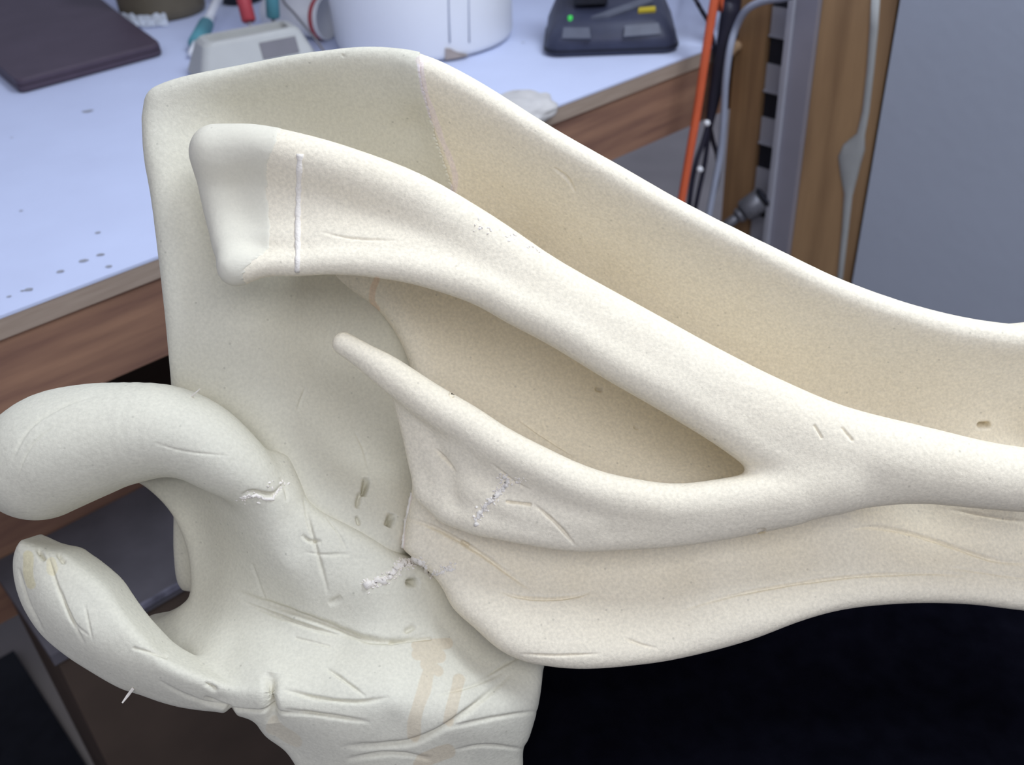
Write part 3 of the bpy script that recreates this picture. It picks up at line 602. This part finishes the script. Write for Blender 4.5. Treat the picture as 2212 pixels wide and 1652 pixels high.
OUT_BODY = [(590, 975), (540, 1010), (450, 1035), (363, 1022), (300, 1030), (286, 1040), (310, 1056), (345, 1088), (372, 1125), (395, 1180), (404, 1235), (403, 1285), (385, 1310), (335, 1342), (283, 1356), (262, 1400), (300, 1460), (401, 1520), (474, 1542), (510, 1549), (539, 1560), (568, 1597), (620, 1640), (645, 1720), (655, 2000), (1125, 2000), (1130, 1700), (1131, 1630), (1145, 1600), (1164, 1533), (1174, 1458), (1176, 1400), (1060, 1300), (980, 1240), (920, 1215), (866, 1203), (800, 1165), (740, 1133), (690, 1108), (655, 1075), (635, 1020), (620, 985)]
OUT_BLADE = [(36, 1168), (55, 1176), (87, 1190), (128, 1199), (146, 1210), (182, 1236), (222, 1272), (255, 1320), (282, 1356), (312, 1390), (350, 1425), (420, 1460), (500, 1485), (590, 1500), (600, 1560), (540, 1556), (510, 1549), (474, 1544), (401, 1536), (350, 1524), (302, 1507), (255, 1491), (190, 1454), (135, 1418), (84, 1374), (47, 1320), (27, 1269), (20, 1221), (25, 1188)]

HG = 1.7
# --- the ridged block (right) with its long ridges
G = Grid(395, 2420, 60, 1490, -80, 62, HG)
zs_ = tps(SLAB); Fr = slab(G, zs_, OUT_SLAB, 32.0, 20)
TC = [(468, 322, 50, 36), (544, 319, 49, 40), (638, 335, 48, 42), (750, 367, 48, 40), (895, 425, 50, 35), (1038, 512, 52, 31), (1188, 614, 52, 30), (1400, 735, 55, 29), (1527, 808, 58, 29), (1654, 874, 61, 30), (1807, 942, 66, 32), (2010, 1000, 74, 34), (2212, 1036, 64, 34), (2480, 1062, 60, 34)]
BC = [(510, 578, 27, 46), (586, 572, 25, 46), (638, 572, 25, 46), (714, 567, 26, 46), (798, 571, 27, 45), (904, 585, 30, 44), (1031, 622, 33, 43), (1116, 663, 36, 42), (1201, 704, 38, 41), (1328, 778, 41, 40), (1450, 845, 43, 38), (1573, 918, 46, 36), (1660, 975, 52, 33), (1760, 1010, 56, 32)]
Fr = chain(G, Fr, TC, 9); 
web = G.full(1e3); web = chain(G, web, BC, 0); n_w = 5
for t_ in (.2, .4, .6, .8):
    pts = []
    for a in np.linspace(0, 1, 14):
        i = a * 13; pa = cr(np.array(TC[:12], float), 4); pb = cr(np.array(BC, float), 4)
        qa, qb = pa[int(round(a * (len(pa) - 1)))], pb[int(round(a * (len(pb) - 1)))]
        sag = 4 * t_ * (1 - t_) * (15 * (1 - a) ** .7 + 1); lead = 0
        pts.append((qa[0] * (1 - t_) + qb[0] * t_ + lead, qa[1] * (1 - t_) + qb[1] * t_, 30 * (1 - a) + a * 50, qa[3] * (1 - t_) + qb[3] * t_ - sag))
    web = chain(G, web, pts, 12)
web = chain(G, web, [(470, 340, 42, 34), (474, 400, 34, 28), (486, 470, 28, 27), (500, 530, 25, 35), (510, 577, 27, 45)], 14)
Fr = smin(Fr, web, 12)
core = [(760, 430, 60, 0), (900, 500, 70, -2), (1100, 610, 70, -4), (1300, 720, 66, -5), (1500, 830, 60, -6), (1650, 905, 60, -4)]
Fr = chain(G, Fr, core, 14)
LT = [(742, 742, 25, 26), (790, 772, 29, 29), (838, 804, 36, 31), (925, 866, 41, 33), (1005, 915, 43, 34), (1074, 960, 43, 36), (1158, 1004, 43, 37), (1243, 1043, 43, 38), (1328, 1069, 43, 38), (1450, 1087, 43, 38), (1560, 1080, 46, 37), (1680, 1062, 52, 36), (1800, 1040, 56, 34)]
LB = [(922, 1060, 22, 14), (960, 1098, 26, 18), (1010, 1118, 30, 22), (1074, 1132, 32, 25), (1158, 1147, 33, 27), (1243, 1157, 34, 28), (1328, 1154, 35, 29), (1450, 1144, 37, 30), (1600, 1117, 39, 30), (1756, 1075, 43, 30), (1883, 1045, 49, 30), (2010, 1026, 58, 30), (2212, 1036, 60, 30), (2480, 1050, 60, 30)]
low = G.full(1e3); low = chain(G, low, LT, 0); low = chain(G, low, LB, 10)
fin = [[(872, 862, 22, 20), (893, 940, 24, 16), (908, 1010, 24, 14), (925, 1060, 24, 14)], [(900, 880, 26, 22), (935, 970, 28, 19), (965, 1050, 28, 19), (975, 1090, 28, 18)], [(960, 910, 30, 24), (1000, 990, 32, 24), (1020, 1060, 32, 23), (1040, 1110, 30, 22)]]
for f_ in fin: low = chain(G, low, f_, 9)
low = chain(G, low, [(1020, 960, 36, 26), (1100, 1030, 40, 27), (1200, 1085, 40, 29), (1330, 1110, 40, 31), (1500, 1110, 40, 31), (1700, 1080, 42, 31)], 10)
low = chain(G, low, [(1030, 1050, 34, 25), (1070, 1075, 36, 27), (1120, 1095, 36, 28), (1190, 1115, 34, 29), (1270, 1122, 34, 30)], 8)
low = chain(G, low, [(960, 930, 40, 2), (1080, 1030, 56, 2), (1250, 1095, 56, 4), (1500, 1105, 50, 6), (1800, 1055, 50, 6)], 12)
Fr = smin(Fr, low, 9)
# split off the end cap of the upper ridge along its glue seam
seam_y = np.array([P3(600, y, 35)[1] for y in (330, 370, 420, 480, 540, 600)])[::-1]; seam_x = np.array([P3(x, 450, 40)[0] for x in (612, 588, 578, 586, 592, 540)])[::-1]
S = (G.X - np.interp(G.Y, seam_y, seam_x)).astype(np.float32); far = (G.Y < P3(0, 640, 40)[1]); S = np.where(far, 50, S)[:, :, None]
rs_y = np.array([P3(0, y, 40)[1] for y in (40, 112, 160, 260, 340, 400, 432, 470, 520, 1340)])[::-1]; rs_px = (905, 908, 914, 938, 964, 984, 972, 1150, 1160, 1160)
def plate_seam(G): return (G.X - np.interp(G.Y, rs_y, np.array([P3(x, 800, 25)[0] for x in rs_px])[::-1])).astype(np.float32)
upper = (G.Y > P3(0, 425, 0)[1]).astype(np.float32)
cutm = np.where(upper > 0, -plate_seam(G) - 1.2, -60).astype(np.float32)[:, :, None]
keep = G.full(1e3); keep = chain(G, keep, TC, 0); keep = smin(keep, web, 12)           # the ridge itself is not cut by the plate seam
vb, qb = surface(G, np.maximum(Fr - .3, S)); Fr = np.minimum(np.maximum(Fr, cutm), keep)
va, qa = surface(G, Fr); del Fr, web, low, keep
va = relax(va, qa); vb = relax(vb, qb)
GR_R = [([(872, 1118), (915, 1130), (960, 1150), (1030, 1190), (1085, 1228), (1145, 1272)], 6, 1.6), ([(1080, 1276), (1120, 1288), (1180, 1293), (1240, 1288), (1275, 1278)], 5, 1.5),
        ([(1470, 1318), (1560, 1291), (1700, 1263), (1850, 1244), (2000, 1238), (2085, 1242)], 5, 1.2), ([(1835, 1142), (1890, 1138), (1980, 1155), (2100, 1195), (2160, 1212), (2230, 1216)], 5.5, 1.4), ([(2050, 1100), (2130, 1115), (2230, 1130)], 5, .7),
        ([(1120, 1412), (1200, 1416), (1300, 1412)], 4, .8), ([(1345, 1375), (1380, 1390), (1420, 1400)], 4, .7), ([(1120, 905), (1180, 945), (1240, 985)], 4, 1), ([(940, 968), (965, 995), (985, 1022)], 4, 1.1),
        ([(1095, 1084), (1145, 1090)], 4, 1.2), ([(1150, 1086), (1200, 1130), (1245, 1180)], 4.5, 1.1), ([(1195, 362), (1225, 385), (1243, 416)], 4, .9), ([(690, 500), (760, 515), (860, 520)], 4, .6), ([(905, 348), (915, 352)], 5, 1.2),
        ([(1760, 920), (1775, 945)], 4, .8), ([(1820, 925), (1840, 950)], 4, .8), ([(2118, 919), (2132, 918)], 7, 5), ([(1640, 1147), (1650, 1146)], 5, 1.5), ([(1060, 1000), (1110, 1040), (1150, 1060)], 4, .5), ([(2050, 1225), (2150, 1240), (2230, 1250)], 4, .5), ([(1290, 840), (1297, 842)], 5, 2), ([(1372, 922), (1376, 924)], 4, 1.5), ([(974, 851), (978, 854)], 4, 2), ([(1000, 1170), (1010, 1176)], 5, 1.4)]
ST_R = [([(908, 128), (912, 165), (922, 210), (940, 260), (958, 310), (975, 350), (984, 385), (980, 412), (968, 428)], 6, (1.02, .98, 1.12), True), ([(814, 604), (806, 625), (804, 650), (815, 668)], 6, (.98, .86, .80), True), ([(880, 1075), (868, 1130), (864, 1185)], 9, (1.04, .98, 1.1), True)]
va, qa, ca = carve(va, qa, [(g, w, d * 1.6) for g, w, d in GR_R], ST_R)
block = sculpt_part('ridged_block', va, qa, M['foam_warm'], sc, ca, 'right-hand foam block with long ridges and a grainy surface')
vb, qb, cb_ = carve(vb, qb, [([(520, 588), (560, 560), (588, 535)], 4, .6)], [])
cap = sculpt_part('ridge_tip', vb, qb, M['foam_tip'], sc, cb_, 'smooth flared tip glued to the upper ridge')

# --- the curved plate (upper left)
G = Grid(270, 1150, 60, 1340, -112, 62, HG)
zp_ = tps(PLATE); Fp = slab(G, zp_, OUT_PLATE, 26.0, 18)
S = plate_seam(G)[:, :, None]
vp, qp = surface(G, np.maximum(Fp - .2, S)); vp = relax(vp, qp)
GR_P = [([(640, 890), (655, 850), (660, 835)], 4, .7), ([(765, 930), (785, 970), (795, 1010)], 4, .7), ([(792, 1030), (790, 1050), (785, 1072)], 8, 9), ([(780, 1060), (774, 1085), (772, 1098)], 7, 4), ([(848, 1108), (844, 1122), (838, 1138)], 9, 9), ([(772, 1118), (775, 1130)], 5, 3), ([(740, 120), (742, 121)], 4, .7)]
ST_P = [([(908, 128), (912, 165), (922, 210), (940, 260), (958, 310), (975, 350), (984, 385), (980, 412), (968, 428)], 8, (1.02, .97, 1.15), True), ([(905, 130), (930, 126)], 8, (1.0, .93, 1.0), False)]
vp, qp, cp_ = carve(vp, qp, GR_P, ST_P)
plate = sculpt_part('curved_plate', vp, qp, M['foam_pale'], sc, cp_, 'smooth curved plate behind the ridge tips')

# --- the hooked trunk (lower left)
G = Grid(-75, 1200, 800, 1960, -128, 75, HG)
zb_ = tps(BODY); Fb = slab(G, zb_, OUT_BODY, lambda X, Y: np.interp(Y, [P3(0, 1600, 0)[1], P3(0, 1420, 0)[1]], [70, 38]).astype(np.float32), 8)
zk_ = tps(BLADE); Fb = smin(Fb, slab(G, zk_, OUT_BLADE, 34.0, 7), 4)
ARM = [(88, 996, 126, 8), (130, 972, 130, 10), (185, 954, 124, 12), (245, 940, 114, 14), (345, 930, 101, 16), (420, 948, 90, 16), (485, 990, 78, 14), (545, 1035, 60, 10), (590, 1075, 42, 4)]
arm = chain(G, G.full(1e3), ARM, 0, zs=.85)
Fb = smin(Fb, arm, 12)
Fb = world_cut(G, Fb, ZS)
vt, qt = surface(G, Fb); vt = relax(vt, qt); del Fb, arm
GR_T = [([(505, 1278), (600, 1312), (700, 1347), (780, 1377), (850, 1384), (935, 1368)], 9, 4.0), ([(520, 1298), (600, 1330), (680, 1358), (760, 1378)], 6, 2.4), ([(652, 1155), (668, 1168), (695, 1170)], 6, 2.2),
        ([(655, 1192), (700, 1198), (760, 1196)], 5, .9), ([(655, 1065), (668, 1130), (690, 1210), (710, 1285)], 6, 1.6), ([(700, 1110), (730, 1150), (750, 1190)], 4, .8), ([(710, 1306), (725, 1297), (738, 1288)], 9, 1.6), ([(545, 1220), (570, 1290)], 5, .5),
        ([(610, 1488), (680, 1506), (770, 1516), (842, 1506)], 6, 2.2), ([(612, 1533), (700, 1545), (800, 1560)], 6, 2.2), ([(700, 1440), (745, 1470), (790, 1505)], 5, 1.6), ([(735, 1612), (820, 1610), (900, 1600), (980, 1558), (1050, 1502), (1110, 1448)], 9, 3.0), ([(745, 1640), (850, 1628), (935, 1640)], 7, 2.0),
        ([(960, 1575), (1060, 1552), (1168, 1535)], 6, 1.5), ([(940, 1500), (1020, 1480), (1090, 1450)], 6, 1.3), ([(1035, 1470), (1080, 1440), (1125, 1415)], 6, 1.5), ([(640, 1378), (710, 1395)], 4, .8), ([(980, 1620), (1050, 1610), (1130, 1618)], 5, 1.2), ([(880, 1362), (892, 1355)], 8, 2.5), ([(845, 1385), (930, 1378)], 5, 2),
        ([(588, 1452), (584, 1480), (583, 1510), (588, 1562)], 17, 9), ([(450, 1478), (462, 1488)], 9, 3), ([(440, 1505), (470, 1520), (500, 1530)], 7, 2.5), ([(340, 1468), (400, 1502), (480, 1528), (570, 1538), (700, 1545)], 5, 1.8), ([(492, 1535), (505, 1552)], 9, 4),
        ([(100, 1180), (118, 1250), (150, 1330), (185, 1395)], 5, 1.5), ([(40, 1225), (60, 1300), (95, 1365)], 5, 1.5), ([(130, 1270), (155, 1340), (195, 1375)], 4, 1.0), ([(183, 1305), (192, 1350), (200, 1385)], 4, .8), ([(85, 1190), (92, 1205)], 8, 4), ([(128, 1198), (136, 1210)], 8, 3), ([(290, 1400), (360, 1418)], 5, 1.2),
        ([(20, 1010), (60, 930), (130, 880), (220, 850)], 5, .8), ([(30, 1050), (70, 960), (150, 900)], 4, .6), ([(520, 1070), (545, 1062), (590, 1068), (612, 1045)], 6, 2.4), ([(330, 955), (400, 975), (500, 985)], 4, .5), ([(886, 1258), (894, 1258)], 10, 9), ([(605, 1030), (618, 1060), (620, 1085)], 5, 1.2)]
tan = (.95, .88, .81)
ST_T = [([(898, 1392), (968, 1390)], 11, tan, False), ([(905, 1412), (950, 1420)], 15, tan, False), ([(922, 1432), (945, 1448)], 15, tan, False), ([(932, 1440), (916, 1485), (902, 1525), (894, 1592)], 14, tan, True), ([(990, 1468), (980, 1520), (968, 1560)], 13, tan, True), ([(905, 1650), (915, 1640), (970, 1622)], 15, tan, False),
        ([(62, 1200), (60, 1235), (66, 1262)], 11, (1, .95, .78), True), ([(110, 1212), (112, 1228)], 12, (1, .96, .84), False), ([(590, 1570), (640, 1600)], 14, (.97, .93, .88), False)]
vt, qt, ct_ = carve(vt, qt, GR_T, ST_T)
hook = sculpt_part('hooked_trunk', vt, qt, M['foam_pale'], sc, ct_, 'knife-cut trunk with an open hooked claw')

# --- glue lines and torn crusts, laid on the carved surface
trees = []
for o in (block, cap, plate, hook):
    me = o.data; co = np.empty(len(me.vertices) * 3, np.float32); me.vertices.foreach_get('co', co); co = co.reshape(-1, 3) + np.array(sc.location)
    lv = np.empty(len(me.loops), np.int32); me.loops.foreach_get('vertex_index', lv); trees.append(BVHTree.FromPolygons(co.tolist(), lv.reshape(-1, 4).tolist()))
def on_foam(px, py):
    best = None; d = ray(px, py); d = d / np.linalg.norm(d)
    for t_ in trees:
        h = t_.ray_cast(Vector(CAM), Vector(d))
        if h[0] is not None and (best is None or h[3] < best[3]): best = h
    return best
def glue_line(name, pts, r, label):
    q = []
    for px, py in cr(np.array(pts, float), 6):
        h = on_foam(px, py)
        if h: q.append(np.array(h[0]) - np.array(sc.location) + np.array(h[1]) * -r * .45)
    rr = [r * (.8 + .4 * random.random()) for _ in q]
    o = obj(name, tube(q, rr, 8, spline=False), M['glue'], sc, True); o['label'] = label
glue_line('glue_line', [(648, 332), (646, 380), (644, 440), (643, 500), (643, 550), (642, 588)], .0021, 'straight white glue line across the upper ridge')
glue_line('glue_line', [(889, 1064), (882, 1100), (876, 1130), (872, 1158), (870, 1182)], .0018, 'pale glue seam beside the trunk')
def smear(name, pts, r, label):
    q, rr = [], []
    for px, py in cr(np.array(pts, float), 7):
        h = on_foam(px + random.gauss(0, 2.5), py + random.gauss(0, 2))
        if h: q.append(np.array(h[0]) - np.array(sc.location) - np.array(h[1]) * r * .35); rr.append(r * random.uniform(.5, 1.25))
    o = obj(name, tube(q, rr, 8, spline=False), M['glue'], sc, True); o['label'] = label
smear('glue_smear', [(792, 1264), (815, 1256), (840, 1246), (858, 1228), (872, 1213), (892, 1209), (912, 1212)], .0026, 'torn white glue smear above the trunk')
smear('glue_smear', [(912, 1212), (925, 1235), (932, 1250)], .0016, 'glue lip at the flap corner')
smear('glue_smear', [(930, 1236), (950, 1238), (966, 1228), (984, 1230)], .0014, 'small torn glue flake on the flap')
smear('glue_smear', [(1022, 1136), (1042, 1102), (1062, 1078), (1080, 1060), (1096, 1044), (1090, 1026)], .0016, 'white glue streak on the lower ridge')
smear('glue_smear', [(520, 1078), (548, 1070), (585, 1078), (604, 1058)], .0012, 'pale filler line under the hook arm')
def crust(name, spots, label):
    bm = bmesh.new()
    for px, py, w, n in spots:
        for k in range(n):
            h = on_foam(px + random.gauss(0, w), py + random.gauss(0, w * .6))
            if not h: continue
            r = random.uniform(.0004, .0012); m_ = Matrix.Translation(np.array(h[0]) - np.array(sc.location) - np.array(h[1]) * r * .3) @ Matrix.Rotation(random.random() * 6, 4, (random.random(), random.random(), random.random() + .1)) @ Matrix.Diagonal((r * 1.6, r, r * .7, 1))
            bmesh.ops.create_icosphere(bm, subdivisions=1, radius=1, matrix=m_)
    o = obj(name, bm, M['glue'], sc); tag(o, label, kind='stuff')
crust('glue_crust', [(800, 1262, 10, 26), (825, 1252, 9, 26), (850, 1240, 9, 34), (865, 1222, 9, 36), (880, 1212, 8, 30), (900, 1216, 7, 18), (916, 1218, 6, 14), (955, 1228, 9, 12), (975, 1220, 6, 10), (930, 1240, 6, 8)], 'torn white glue crust above the trunk')
crust('glue_crust', [(1030, 1120, 6, 10), (1045, 1098, 7, 14), (1062, 1080, 7, 16), (1080, 1062, 7, 16), (1095, 1045, 9, 18), (1090, 1030, 8, 14), (1125, 1040, 7, 10)], 'torn white glue streak on the lower ridge')
crust('foam_crumbs', [(1040, 488, 14, 10), (1110, 510, 8, 10), (1155, 535, 8, 10), (600, 1050, 12, 20), (540, 1072, 12, 12)], 'loose foam crumbs')
for (x0, y0), (x1, y1), r in (((288, 1486), (264, 1518), .0010), ((414, 856), (432, 840), .0006)):
    h = on_foam(x0, y0)
    if h:
        d = -((np.array(h[0]) - CAM) @ R[:, 2]) - .004; a = np.array(h[0]) - np.array(sc.location); b = at(x1, y1, d) - np.array(sc.location)
        obj('foam_fibre', tube([a, (a + b) / 2, b], [r, r, r * .5], 6, spline=False), M['glue'], sc)
